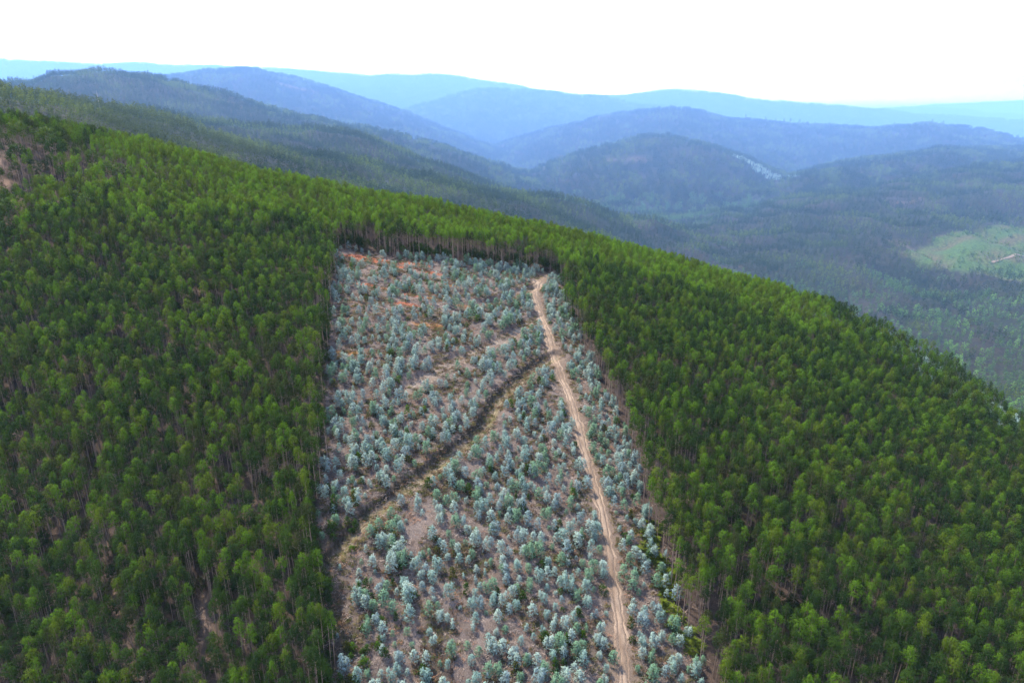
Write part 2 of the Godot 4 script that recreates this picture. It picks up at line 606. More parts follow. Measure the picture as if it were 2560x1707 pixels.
func build_far_terrain() -> void:
	var rows := []
	var cols := []
	for r in FAR_ROWS:
		rows.append(FAR_D0 * pow(FAR_Q, r))
	for c in FAR_COLS:
		cols.append((float(c) / (FAR_COLS - 1) * 2.0 - 1.0) * FAR_S)
	far_y.resize(FAR_ROWS * FAR_COLS)
	var i := 0
	for r in FAR_ROWS:
		for c in FAR_COLS:
			far_y[i] = ridge_y(cols[c] * rows[r], rows[r])
			i += 1
	# what stands in sight of the camera or nearly so, marched outwards line by line
	far_seen.resize(far_y.size())
	for c in FAR_COLS:
		var most := -9.0
		for d in range(200, 400, 8):
			most = maxf(most, (hill_y(cols[c] * d, d) + 11.0) / d)
		for r in FAR_ROWS:
			var d: float = rows[r]
			var y := far_y[r * FAR_COLS + c]
			if d < 640.0:
				y = maxf(y, hill_y(cols[c] * d, d))
			var el := (y + 12.0) / d
			far_seen[r * FAR_COLS + c] = 1 if el > most - 0.018 - 6.0 / d else 0
			most = maxf(most, el - 2.0 / d)
	var k := [0]
	var point := func(d, s):
		k[0] += 1
		return Vector3(s * d, far_y[k[0] - 1], -d)
	var o := mesh_node("hills", sheet(rows, cols, point, far_color), self, M.far_ground)
	tag(o, "forested hills and ridges rolling back into blue haze", "", "", "structure")


func near_color(p: Vector3, _n: Vector3) -> Color:
	var x := p.x
	var d := -p.z
	var a := noise_b.get_noise_2d(x, d)
	var b := noise_c.get_noise_2d(x, d)
	var inside := x > -62.0 and x < 34.0 and Geometry2D.is_point_in_polygon(Vector2(x, d), clearing)
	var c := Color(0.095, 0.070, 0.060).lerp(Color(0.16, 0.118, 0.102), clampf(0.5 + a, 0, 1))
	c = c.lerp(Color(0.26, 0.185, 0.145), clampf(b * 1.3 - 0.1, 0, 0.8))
	if inside:
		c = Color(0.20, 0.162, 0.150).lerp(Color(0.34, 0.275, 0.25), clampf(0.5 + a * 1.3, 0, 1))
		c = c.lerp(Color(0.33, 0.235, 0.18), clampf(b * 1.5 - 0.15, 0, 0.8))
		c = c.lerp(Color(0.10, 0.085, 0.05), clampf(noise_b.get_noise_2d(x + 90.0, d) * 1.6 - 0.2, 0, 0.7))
		for s: Vector3 in red_soil:
			var e := Vector2((x - s.x) / (s.z * 1.9), (d - s.y) / (s.z * 0.5)).length() + a * 0.6
			c = c.lerp(Color(0.62, 0.20, 0.10) if s.x < -26.0 and s.y > 190.0 else Color(0.58, 0.28, 0.11), smoothstep(1.15, 0.7, e) * 0.95)
		var q := along(path_line, x, d)
		c = c.lerp(Color(0.42, 0.34, 0.27), (1.0 - smoothstep(1.3, 2.3, absf(q.x - 0.5) + b * 0.8)) * (1.0 if q.y < 0.999 else 0.0))
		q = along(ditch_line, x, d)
		c = c.lerp(Color(0.30, 0.25, 0.15), (1.0 - smoothstep(0.7, 1.5, absf(q.x - 0.6) + b * 0.8)) * 0.85)
		c = c.lerp(Color(0.045, 0.04, 0.022), (1.0 - smoothstep(0.3, 0.75, absf(q.x + 1.35) + b * 0.4)) * 0.9)  # shade of the ditch bank painted into the ground, with its dark growth
		q = along(upper_line, x, d)
		c = c.lerp(Color(0.36, 0.27, 0.20), (1.0 - smoothstep(0.8, 1.8, absf(q.x - 0.6) + b)) * 0.8)
		q = along(track_line, x, d)
		c = c.lerp(Color(0.36, 0.27, 0.21), (1.0 - smoothstep(1.8, 3.6, absf(q.x) + b * 1.2)) * 0.8)
	else:
		for s: Vector3 in bare:
			var e := Vector2(x - s.x, d - s.y).length() / s.z + a * 0.6
			c = c.lerp(Color(0.46, 0.31, 0.24), smoothstep(1.1, 0.6, e))
		for g: PackedVector2Array in gaps:
			var q := along(g, x, d)
			c = c.lerp(Color(0.40, 0.29, 0.23), (1.0 - smoothstep(0.4, 1.7, absf(q.x) + b)) * 0.6)
	return c


func build_near_ground() -> void:
	var rows := []
	var cols := []
	var d := 50.0
	while d < 660.0:
		rows.append(d)
		d += 0.6 if d > 72.0 and d < 180.0 else (0.8 if d > 71.0 and d < 262.0 else (2.5 if d < 340.0 else 9.0))
	var x := -262.0
	while x < 330.0:
		cols.append(x)
		x += 0.6 if x > -62.0 and x < 34.0 else 2.6
	var point := func(dd, xx): return Vector3(xx, near_y(xx, dd), -dd)
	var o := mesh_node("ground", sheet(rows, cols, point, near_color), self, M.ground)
	tag(o, "brown litter-covered hillside under the plantations and the clearing", "", "", "structure")


func ribbon(line: PackedVector2Array, width: Callable, lift: float, color: Callable) -> ArrayMesh:
	var curve := Curve2D.new()
	for i in line.size():
		var t := (line[mini(i + 1, line.size() - 1)] - line[maxi(i - 1, 0)]) * 0.18
		curve.add_point(line[i], -t, t)
	curve.bake_interval = 0.4
	var total := curve.get_baked_length()
	var rows := []
	var s := 0.0
	while s <= total:
		rows.append(s)
		s += 0.5
	var cols := []
	for k in 13:
		cols.append(k / 6.0 - 1.0)
	var point := func(at, k):
		var p := curve.sample_baked(at)
		var q := curve.sample_baked(minf(at + 0.6, total)) - curve.sample_baked(maxf(at - 0.6, 0.0))
		var across := Vector2(-q.y, q.x).normalized()
		var w: float = width.call(at / total) * (1.0 + 0.6 * noise_b.get_noise_2d(at * 2.2, 40.0 if k > 0 else 80.0) + 0.4 * noise_c.get_noise_2d(at * 2.0, 7.0 if k > 0 else 9.0))
		var e: Vector2 = p - across * k * w * 0.5
		var rut := -0.12 * exp(-pow((absf(k) - 0.45) / 0.16, 2.0))
		var edge := -0.12 if absf(k) > 0.99 else 0.0
		return Vector3(e.x, near_y(e.x, e.y) + lift + rut + edge, -e.y)
	return sheet(rows, cols, point, color)


func build_tracks() -> void:
	var wide := func(t):
		# broad where the side paths join
		return 1.9 + 1.3 * exp(-pow((t - 0.60) / 0.05, 2.0)) + 2.4 * exp(-pow((t - 0.86) / 0.05, 2.0)) + 0.9 * exp(-pow((t - 0.35) / 0.05, 2.0)) + 0.4 * exp(-pow((t - 0.12) / 0.1, 2.0))
	var dirt := func(p: Vector3, _n):
		var a := clampf(0.5 + noise_b.get_noise_2d(p.x * 2.0, -p.z * 1.2) * 1.3, 0, 1)
		var b := clampf(0.5 + noise_c.get_noise_2d(p.x * 2.5, -p.z) * 1.3, 0, 1)
		return Color(0.38, 0.275, 0.205).lerp(Color(0.62, 0.47, 0.36), a).lerp(Color(0.26, 0.185, 0.14), b * b * 0.55)
	var o := mesh_node("dirt_track", ribbon(track_line, wide, 0.07, dirt), self, M.track)
	tag(o, "pale sandy dirt track running up the clearing", "", "", "structure")
	var pale := func(p: Vector3, _n):
		var a := clampf(0.5 + noise_b.get_noise_2d(p.x * 2.0, -p.z * 2.0) * 1.4, 0, 1)
		return Color(0.34, 0.27, 0.22).lerp(Color(0.52, 0.43, 0.36), a)
	var narrow := func(t): return 2.7 - 0.9 * t
	o = mesh_node("sandy_path", ribbon(path_line, narrow, 0.06, pale), self, M.track)
	tag(o, "pale sandy side path slanting down left from the dirt track", "", "", "structure")
	var thin := func(_t): return 1.4
	var grassy := func(p: Vector3, _n):
		var a := clampf(0.5 + noise_b.get_noise_2d(p.x * 2.0, -p.z * 2.0) * 1.6, 0, 1)
		return Color(0.22, 0.20, 0.09).lerp(Color(0.46, 0.37, 0.26), a)
	var gully := PackedVector2Array()
	for q in ditch_line:
		gully.append(q + Vector2(0.75, -0.8))
	var slim := func(_t): return 1.5
	o = mesh_node("gully_path", ribbon(gully, slim, 0.06, grassy), self, M.track)
	tag(o, "pale grassy path beside the long dark gully across the clearing", "", "", "structure")
	var faint := func(t): return 1.7 - 0.8 * t
	o = mesh_node("upper_path", ribbon(upper_line, faint, 0.06, pale), self, M.track)
	tag(o, "narrow pale path slanting left from the top of the dirt track", "", "", "structure")
	o = mesh_node("earth_spur", ribbon(scrape_line, thin, 0.06, dirt), self, M.track)
	tag(o, "short earth spur from the track to the right plantation", "", "", "structure")


# ---------------------------------------------------------------- near plantations
const ORD := ["first", "second", "third", "fourth", "fifth", "sixth", "seventh", "eighth", "ninth", "tenth", "eleventh", "twelfth", "thirteenth", "fourteenth", "fifteenth", "sixteenth", "seventeenth", "eighteenth", "nineteenth", "twentieth"]


func nth(n: int) -> String:
	if n < 20:
		return ORD[n]
	return "%d%s" % [n + 1, "st" if (n + 1) % 10 == 1 else ("nd" if (n + 1) % 10 == 2 else ("rd" if (n + 1) % 10 == 3 else "th"))]


func build_near_forest() -> void:
	var trunks := []
	var crowns := []
	var whole := []
	for i in 8:
		trunks.append(trunk_mesh(11.2, 0.075, 0.35, 1.2, 9, M.trunk))
		var l := Leaves.new()
		crown(l, rng.randf_range(7.8, 8.4), rng.randf_range(2.5, 3.2), rng.randf_range(2.0, 2.5), 20, 23, 0.28, gum_shape, 0.42)
		# thin lower foliage on the stem
		crown(l, 5.2, 2.2, 1.2, 4, 5, 0.28, dome_shape, 0.30)
		var m := ArrayMesh.new()
		l.put(m, M.leaf_any)
		crowns.append(m)
		whole.append(joined([trunks[i], m]))
	var all := []
	var row := 0
	var d := 60.0
	while d < 352.0:
		var col := 0
		var x := -250.0 + (1.4 if row % 2 else 0.0)
		while x < 320.0:
			var px := x + rng.randf_range(-0.75, 0.75)
			var pd := d + rng.randf_range(-0.75, 0.75)
			var pick := rng.randf()
			var h := rng.randf_range(0.82, 1.14) + 0.10 * noise_b.get_noise_2d(px * 0.4, pd * 0.4)
			var w := rng.randf_range(0.6, 1.12)
			var kind := rng.randi() % 8
			var turn := rng.randf() * TAU
			var toner := rng.randf()
			x += 1.8
			col += 1
			if pd > crest_d(px) + 42.0:
				continue
			if pick < 0.06 + 0.5 * smoothstep(0.12, 0.45, noise_b.get_noise_2d(px * 0.5 + 300.0, pd * 0.5)):
				continue
			if absf(px) > pd * 0.9 + 45.0:
				continue
			var y := hill_y(px, pd)
			var f := frame_of(Vector3(px, y + 9.0, -pd))
			if f.x < -0.09 or f.x > 1.09 or f.y > 1.12:
				continue
			if px > -66.0 and px < 36.0 and Geometry2D.is_point_in_polygon(Vector2(px + 3.0 * noise_b.get_noise_2d(pd * 1.4, px * 0.5), pd + 3.0 * noise_b.get_noise_2d(px * 1.4, 77.0)), clearing):
				continue
			if pd < 250.0 and absf(along(track_line, px, pd).x) < 4.0:
				continue
			var skip := false
			for s: Vector3 in bare:
				skip = skip or Vector2(px - s.x, pd - s.y).length() < s.z
			for g: PackedVector2Array in gaps:
				skip = skip or absf(along(g, px, pd).x) < 1.2
			if skip or (px < -128.0 and pd > 190.0 and pd < 252.0 and px < -185.0 + (pd - 190.0) * 1.05 and rng.randf() < 0.7):
				continue
			if px > 128.0 and pd > crest_d(px) - 34.0 * clampf((px - 120.0) / 40.0, 0.2, 1.0) and rng.randf() < 0.72:
				continue
			var edge := 1.0
			var tone := 1
			var bright := noise_a.get_noise_2d(px * 2.4, pd * 2.4) * 0.5 + toner
			if pd > crest_d(px) - 34.0 and px > -150.0 and px < 120.0:
				bright = clampf(bright + 0.35, 0.5, 0.8)   # brighter leaf tones along the crest
			tone = 0 if bright < 0.22 else (1 if bright < 0.52 else (2 if bright < 0.74 else (3 if bright < 0.93 else 4)))
			if pd > crest_d(px) - 38.0 + 30.0 * noise_b.get_noise_2d(px * 0.5, pd * 0.5) and px > -150.0 and px < 120.0 and (tone == 2 or toner < 0.35):
				tone = 5
			all.append({"x": px, "y": y, "d": pd, "h": h * edge, "w": w, "k": kind, "t": turn, "tone": tone, "row": row, "f": f, "near": Vector3(px, y + 9.0, -pd).length()})
		row += 1
		d += 1.8
	# the 300 that show largest are things of their own
	var seen := all.filter(func(e): return e.f.x > 0.01 and e.f.x < 0.99 and e.f.y < 0.965)
	seen.sort_custom(func(a, b): return a.near < b.near)
	var chosen := seen.slice(0, 300)
	for e in chosen:
		e.own = true
	chosen.sort_custom(func(a, b): return a.row * 10000.0 + a.x < b.row * 10000.0 + b.x)
	var rows_left := []
	var rows_right := []
	var count := {}
	for side in 2:
		var here := chosen.filter(func(e): return (e.x < 0.0) == (side == 0))
		if side == 0:
			here.reverse()
			here.sort_custom(func(a, b): return a.row * 10000.0 - a.x < b.row * 10000.0 - b.x)
		var rows_seen := rows_left if side == 0 else rows_right
		for e in here:
			if not rows_seen.has(e.row):
				rows_seen.append(e.row)
			var key := "%d %d" % [side, e.row]
			count[key] = count.get(key, -1) + 1
			var t := Node3D.new()
			t.name = numbered("eucalyptus_tree")
			add_child(t)
			t.transform = stand(e.x, e.y, e.d, Vector3(e.w, e.h, e.w), e.t)
			mesh_node("trunk", trunks[e.k], t, M.trunk)
			mesh_node("crown", crowns[e.k], t, M.leaf[e.tone])
			var tall := "tall" if e.h > 1.03 else ("short" if e.h < 0.92 else ("broad" if e.w > 0.94 else ("slender" if e.w < 0.75 else "mid-sized")))
			tag(t, "%s %s eucalyptus, %s from the clearing, %s row of the %s plantation" % [tall, LEAF_WORDS[e.tone], nth(count[key]), nth(rows_seen.size() - 1), "left" if side == 0 else "right"], "tree", "tall eucalyptus trees of the plantations")
	var places := [[], [], [], [], [], [], [], []]
	var tints := []
	for i in 8:
		tints.append(PackedColorArray())
	for e in all:
		if e.has("own"):
			continue
		places[e.k].append(stand(e.x, e.y, e.d, Vector3(e.w, e.h, e.w), e.t))
		tints[e.k].append(LEAF_TONES[e.tone])
	# crowns and stems of the rest: one object each, the meshes taken in turn
	var joined_places := []
	for i in 8:
		scatter("plantation_forest", crowns[i], places[i], tints[i], "dense green eucalyptus crowns covering the hillside up to its crest", "forest")
		scatter("plantation_stems", trunks[i], places[i], PackedColorArray(), "thin pale stems of the eucalyptus plantation on the hillside", "tree stems")
	# dark low growth under the tall trees, thicker along the edges of the clearing
	var low := []
	var low_tints := PackedColorArray()
	for i in 9000:
		var d2 := 64.0 + 230.0 * pow(rng.randf(), 1.2)
		var x2 := rng.randf_range(-0.85, 0.95) * (d2 + 40.0)
		if i > 6500:
			var k := rng.randi() % (clearing.size() - 1)
			var e2 := clearing[k].lerp(clearing[k + 1], rng.randf())
			x2 = e2.x + rng.randf_range(-3.0, 3.0)
			d2 = e2.y + rng.randf_range(-2.0, 4.0)
		if (i > 6500 and rng.randf() < 0.68) or Geometry2D.is_point_in_polygon(Vector2(x2, d2), clearing) or d2 > crest_d(x2) or d2 < 62.0 or (x2 > 20.0 and x2 < 34.0):
			continue
		var s2 := rng.randf_range(0.5, 1.0)
		low.append(stand(x2, hill_y(x2, d2) - 6.0 * s2, d2, Vector3(s2 * 1.2, s2, s2 * 1.2), rng.randf() * TAU))
		low_tints.append(LEAF_TONES[[0, 1, 1, 4][rng.randi() % 4]])
	scatter("understorey", crowns[3], low, low_tints, "dark low growth under the tall eucalyptus and along the clearing's edges", "undergrowth")


func build_pines() -> void:
	var trunks := []
	var crowns := []
	for i in 3:
		trunks.append(trunk_mesh(10.0, 0.2, 0.5, 3.5, 8, M.dark_trunk))
		var l := Leaves.new()
		crown(l, 5.2 + i * 0.6, 5.2 - i, 6.2 + i * 0.7, 26, 22, 0.6, dome_shape, 0.85, 0.1)
		var m := ArrayMesh.new()
		l.put(m, M.leaf_any)
		crowns.append(m)
	var words := ["dark", "mid green", "light green"]
	var spots := pairs([-156, 242, -165, 236, -150, 236, -140, 240, -133, 238, -168, 226, -152, 226, -145, 231, -160, 214, -150, 217, -140, 222, -131, 226, -152, 207, -141, 210, -170, 246, -161, 247, -146, 245, -125, 243, -133, 215, -149, 198])
	var order := []
	for p in spots:
		order.append(p)
	order.remove_at(0)
	order.sort_custom(func(a, b): return a.y > b.y)
	order.push_front(spots[0])
	for i in order.size():
		var p: Vector2 = order[i]
		var t := Node3D.new()
		t.name = numbered("pine_tree")
		add_child(t)
		var s := rng.randf_range(0.85, 1.25)
		var tall := 1.35 if i == 0 else s
		t.transform = stand(p.x, hill_y(p.x, p.y), p.y, Vector3(s, tall, s), rng.randf() * TAU)
		var k := 2 if i == 0 else i % 3
		var tone := 0 if i == 0 else rng.randi() % 3
		mesh_node("trunk", trunks[k], t, M.dark_trunk)
		mesh_node("crown", crowns[k], t, M.pine[tone])
		tag(t, "umbrella-shaped dark pine standing above the skyline of the upper left hillside" if i == 0 else "%s rounded pine on the upper left hillside, %s from the skyline down" % [words[tone], nth(i)], "tree", "pines on the upper left hillside")
	var l := Leaves.new()
	crown(l, 6.6, 2.4, 5.6, 24, 22, 0.5, dome_shape, 0.7, 0.1)
	var m := ArrayMesh.new()
	l.put(m, M.lime)
	var lime := Node3D.new()
	lime.name = "lime_green_tree"
	add_child(lime)
	lime.transform = stand(-146.0, hill_y(-146.0, 205.0), 205.0, Vector3.ONE, 1.0)
	mesh_node("trunk", trunk_mesh(8.0, 0.14, 0.6, 2.4, 6, M.dark_trunk), lime, M.dark_trunk)
	mesh_node("crown", m, lime, M.lime)
	tag(lime, "lime green spreading tree beside bare soil on the upper left hillside", "tree")


# ---------------------------------------------------------------- plants of the clearing
func free_spot(x: float, d: float, room: float) -> bool:
	if not Geometry2D.is_point_in_polygon(Vector2(x - (1.4 if x > 12.0 else 0.0), d), clearing):
		return false
	var q := along(track_line, x, d)
	var half := 1.5 + 1.3 * exp(-pow((q.y - 0.86) / 0.06, 2.0)) + 0.8 * exp(-pow((q.y - 0.60) / 0.06, 2.0))
	if absf(q.x) < half - 0.3 + room:
		return false
	q = along(path_line, x, d)
	if q.x > -1.2 - room and q.x < 3.0 + room and q.y < 0.999:
		return false
	q = along(ditch_line, x, d)
	if q.x > -1.9 - room * 0.3 and q.x < 2.8 + room:
		return false
	q = along(upper_line, x, d)
	if q.x > -1.6 and q.x < 1.4 + room:
		return false
	for s: Vector3 in red_soil:
		if Vector2((x - s.x) / (s.z * 1.6), (d - s.y + 1.0) / (s.z * 0.7 + 1.0)).length() < 1.0:
			return false
	return true


func build_clearing_plants() -> void:
	var stems := []
	var crowns := []
	var whole := []
	for i in 7:
		stems.append(trunk_mesh(2.4, 0.045, 0.1, 0.6, 5, M.dark_trunk))
		var l := Leaves.new()
		var tops := 1 + i % 3
		for k in tops:
			var l2 := Leaves.new()
			var off := Vector3(cos(k * 2.3 + i), 0, sin(k * 2.3 + i)) * (0.0 if tops == 1 else 0.42)
			crown(l2, 0.35, rng.randf_range(1.9, 2.5), rng.randf_range(1.4, 1.8) if tops == 1 else 1.15, 22 if tops == 1 else 14, 18, 0.21, sap_shape, 0.27, 0.1)
			for q in l2.v.size():
				l2.v[q] += off
			l.v.append_array(l2.v)
			l.n.append_array(l2.n)
			l.c.append_array(l2.c)
		var m := ArrayMesh.new()
		l.put(m, M.sap_any)
		crowns.append(m)
	# saplings, in loose rows
	var all := []
	var row := 0
	var d := 74.0
	while d < 256.0:
		var x := -64.0 + (1.2 if row % 2 else 0.0)
		while x < 32.0:
			var px := x + rng.randf_range(-0.85, 0.85)
			var pd := d + rng.randf_range(-0.95, 0.95)
			x += 2.05
			var pick := rng.randf()
			var s := (0.42 + 0.9 * pow(rng.randf(), 0.8)) * (1.0 + 0.35 * noise_b.get_noise_2d(px * 0.7, pd * 0.7))
			var kind := rng.randi() % 7
			var tone: int = [0, 0, 1, 1, 2, 3, 3][rng.randi() % 7]
			var turn := rng.randf() * TAU
			if px < -22.0 and pd < 104.0 and px < -27.0 + 5.0 * (0.5 + noise_b.get_noise_2d(pd, 3.0)) + (pd - 80.0) * -0.25 and rng.randf() < 0.8:
				continue
			if pick < (0.34 if px < -12.0 and pd > 178.0 else 0.15) or not free_spot(px, pd, 0.5):
				continue
			if noise_b.get_noise_2d(px * 0.6 + 70.0, pd * 0.6) > 0.34 and pick < 0.7 and pd > 150.0:
				continue
			var y := near_y(px, pd)
			all.append({"x": px, "y": y, "d": pd, "s": s, "k": kind, "tone": tone, "t": turn, "row": row, "f": frame_of(Vector3(px, y + 1.5, -pd)), "near": Vector3(px, y, -pd).length()})
		row += 1
		d += 2.05
	# some stand scattered at the right-hand crest among the tall trees
	for i in 420:
		var px := rng.randf_range(128.0, 200.0)
		var pd := crest_d(px) - rng.randf_range(-8.0, 34.0) * clampf((px - 120.0) / 40.0, 0.2, 1.0)
		all.append({"x": px, "y": hill_y(px, pd), "d": pd, "s": rng.randf_range(1.6, 2.6), "k": rng.randi() % 7, "tone": rng.randi() % 2, "t": 0.0, "row": 0, "f": Vector2(2, 2), "near": 999.0})
	var seen := all.filter(func(e): return e.f.x > 0.0 and e.f.x < 1.0 and e.f.y < 0.99)
	seen.sort_custom(func(a, b): return a.near < b.near)
	var chosen := seen.slice(0, 300)
	for e in chosen:
		e.own = true
		e.side = along(track_line, e.x, e.d).x
	chosen.sort_custom(func(a, b): return a.row * 10000.0 + absf(a.x - 18.0) < b.row * 10000.0 + absf(b.x - 18.0))
	var rows_seen := []
	var count := {}
	for e in chosen:
		if not rows_seen.has(e.row):
			rows_seen.append(e.row)
		var side := "left" if e.x < 18.0 else "right"
		var key := "%s %d" % [side, e.row]
		count[key] = count.get(key, -1) + 1
		var t := Node3D.new()
		t.name = numbered("young_eucalyptus")
		add_child(t)
		t.transform = stand(e.x, e.y - 0.1, e.d, Vector3.ONE * e.s, e.t, 0.08)
		mesh_node("stem", stems[e.k], t, M.dark_trunk)
		mesh_node("crown", crowns[e.k], t, M.sap[e.tone])
		var size := "big" if e.s > 1.15 else ("small" if e.s < 0.85 else "mid-sized")
		tag(t, "%s %s sapling, %s %s of the dirt track, row %s from photo bottom" % [size, SAP_WORDS[e.tone], nth(count[key]), side, nth(rows_seen.size() - 1)], "sapling", "blue-green eucalyptus saplings in the clearing")
	var places := [[], [], [], [], [], [], []]
	var tints := []
	for i in 7:
		tints.append(PackedColorArray())
	for e in all:
		if not e.has("own"):
			places[e.k].append(stand(e.x, e.y - 0.1, e.d, Vector3.ONE * e.s, e.t, 0.08))
			tints[e.k].append(SAP_TONES[e.tone])
	for i in 7:
		scatter("sapling_rows", crowns[i], places[i], tints[i], "blue-green eucalyptus saplings in the upper part of the clearing", "saplings")
	shrubs()
	litter()


func shrubs() -> void:
	var foliage := []
	for i in 4:
		var l := Leaves.new()
		crown(l, 0.05, 1.5 + 0.3 * i, 1.9 - 0.15 * i, 14, 18, 0.30, dome_shape if i < 2 else sap_shape, 0.34, 0.1)
		var m := ArrayMesh.new()
		l.put(m, M.leaf_any)
		foliage.append(m)
	var spots := PackedVector2Array()
	# a thicket along the lower left edge, then single ones
	for i in 34:
		spots.append(Vector2(-27.5 + absf(rng.randfn()) * 4.0, rng.randf_range(80.0, 101.0)))
	for i in 16:
		spots.append(Vector2(-36.0 + absf(rng.randfn()) * 3.5, rng.randf_range(101.0, 126.0)))
	while spots.size() < 190:
		var p := Vector2(rng.randf_range(-58.0, 28.0), rng.randf_range(80.0, 235.0))
		if free_spot(p.x, p.y, 0.3):
			spots.append(p)
	spots.append_array(pairs([-30.5, 112.0, 4.0, 106.5, 5.5, 104.5, -2.5, 99.0, -14.0, 107.0, 4.6, 176.0, 9.4, 168.0, -13.0, 186.0, 2.0, 196.0, 10.5, 163.0]))
	var list := []
	for p in spots:
		if Geometry2D.is_point_in_polygon(p, clearing):
			list.append(p)
	list.sort_custom(func(a, b): return a.y < b.y)
	var words := ["dark green", "fresh green", "olive"]
	for i in list.size():
		var p: Vector2 = list[i]
		var tone: int = [0, 0, 1, 2][rng.randi() % 4]
		var s := rng.randf_range(0.55, 1.1)
		var o := mesh_node("green_shrub", foliage[rng.randi() % 4], self, M.shrub[tone])
		o.transform = stand(p.x, near_y(p.x, p.y) - 0.05, p.y, Vector3(s, s * rng.randf_range(0.8, 1.2), s), rng.randf() * TAU)
		tag(o, "%s %s shrub among the saplings, %s up the clearing from the photo's bottom" % ["small" if s < 0.72 else ("big" if s > 0.95 else "rounded"), words[tone], nth(i)], "shrub", "green shrubs in the clearing")
	# yellow-green bracken at the foot of the right plantation
	var ferns := []
	for i in 3:
		var l := Leaves.new()
		for k in 26:
			var ang := rng.randf() * TAU
			var dir := Vector3(cos(ang), rng.randf_range(0.3, 1.1), sin(ang)).normalized()
			for j in 5:
				var at := dir * (0.25 + j * 0.24) - Vector3(0, j * j * 0.025, 0)
				var side := dir.cross(Vector3.UP).normalized()
				var tint := rng.randf_range(0.75, 1.25)
				l.quad(at, dir * 0.34, side * 0.34 * (1.1 - j * 0.17), (Vector3.UP + dir * 0.5).normalized(), Color(tint * 1.05, tint, tint * 0.9))
		var m := ArrayMesh.new()
		l.put(m, M.fern)
		ferns.append(m)
	var spots2 := []
	for i in 110:
		var dd := rng.randf_range(90.0, 117.0)
		var edge := 26.6 + (113.0 - dd) * 0.12
		spots2.append(Vector2(edge + rng.randf_range(-1.4, 2.2) + 1.2 * sin(dd * 0.5), dd))
	spots2.sort_custom(func(a, b): return a.y < b.y)
	for i in spots2.size():
		var p: Vector2 = spots2[i]
		var o := mesh_node("bracken_clump", ferns[i % 3])
		var s := rng.randf_range(0.6, 1.15)
		o.transform = stand(p.x, near_y(p.x, p.y), p.y, Vector3.ONE * s, rng.randf() * TAU)
		tag(o, "%s yellow-green bracken clump beside the right plantation, %s from the photo's bottom" % ["large" if s > 0.9 else "small", nth(i)], "fern", "bracken along the foot of the right plantation")


func litter() -> void:
	var st := SurfaceTool.new()
	st.begin(Mesh.PRIMITIVE_TRIANGLES)
	for i in 7:
		var a := rng.randf() * TAU
		var at := Vector3(rng.randf_range(-0.7, 0.7), rng.randf_range(0.03, 0.25), rng.randf_range(-0.7, 0.7))
		var l := rng.randf_range(0.4, 1.1)
		var dir := Vector3(cos(a), rng.randf_range(-0.12, 0.35), sin(a)) * l
		tube(st, [at - dir * 0.5, at + dir * 0.5], [0.03, 0.015], 3)
	var sticks := st.commit()
	sticks.surface_set_material(0, M.stick)
	var places := []
	var tints := PackedColorArray()
	for i in 22000:
		var p := Vector2(rng.randf_range(-60.0, 32.0), rng.randf_range(76.0, 254.0))
		if not Geometry2D.is_point_in_polygon(p, clearing) or absf(along(track_line, p.x, p.y).x) < 1.8:
			continue
		places.append(stand(p.x, near_y(p.x, p.y), p.y, Vector3.ONE * rng.randf_range(0.5, 1.2), rng.randf() * TAU))
		var k := rng.randf()
		tints.append(Color(0.05, 0.036, 0.03) if k < 0.45 else (Color(0.24, 0.19, 0.165) if k < 0.8 else Color(0.20, 0.105, 0.065)))
	scatter("branch_litter", sticks, places, tints, "dry cut branches strewn over the ground of the clearing", "litter")
	var l := Leaves.new()
	for k in 34:
		var ang := rng.randf() * TAU
		var dir := Vector3(cos(ang), rng.randf_range(0.5, 1.6), sin(ang)).normalized()
		var at := Vector3(rng.randf_range(-0.45, 0.45), 0, rng.randf_range(-0.45, 0.45)) + dir * 0.2
		l.quad(at, dir * rng.randf_range(0.3, 0.6), dir.cross(Vector3.UP).normalized() * 0.09, (Vector3.UP + dir * 0.4).normalized(), Color.WHITE * rng.randf_range(0.7, 1.2))
	var tuft := ArrayMesh.new()
	l.put(tuft, M.leaf_any)
	places = []
	tints = PackedColorArray()
	for i in 22000:
		var p := Vector2(rng.randf_range(-60.0, 32.0), rng.randf_range(76.0, 254.0))
		if not Geometry2D.is_point_in_polygon(p, clearing) or absf(along(track_line, p.x, p.y).x) < 1.6:
			continue
		var dq := along(ditch_line, p.x, p.y).x
		if noise_b.get_noise_2d(p.x + 90.0, p.y) < -0.08 and not (dq > -2.6 and dq < 2.6 and rng.randf() < 0.8):
			continue
		places.append(stand(p.x, near_y(p.x, p.y), p.y, Vector3.ONE * rng.randf_range(0.5, 1.3), rng.randf() * TAU))
		var k := rng.randf()
		tints.append(Color(0.045, 0.052, 0.014) if k < 0.35 else (Color(0.10, 0.085, 0.04) if k < 0.65 else Color(0.085, 0.055, 0.035)))
	scatter("dry_grass", tuft, places, tints, "olive and brown grass tufts between the saplings", "grass")
	# low scrub and fallen branches under the tall trees
	places = []
	tints = PackedColorArray()
	for i in 16000:
		var d := 64.0 + 230.0 * pow(rng.randf(), 1.5)
		var x := rng.randf_range(-0.85, 0.95) * (d + 40.0)
		if Geometry2D.is_point_in_polygon(Vector2(x, d), clearing) or d > crest_d(x):
			continue
		places.append(stand(x, hill_y(x, d), d, Vector3.ONE * rng.randf_range(0.7, 1.6), rng.randf() * TAU))
		var k := rng.randf()
		tints.append(Color(0.06, 0.045, 0.038) if k < 0.5 else Color(0.17, 0.13, 0.11))
	scatter("forest_floor_litter", sticks, places, tints, "fallen branches on the brown floor of the plantations", "litter")


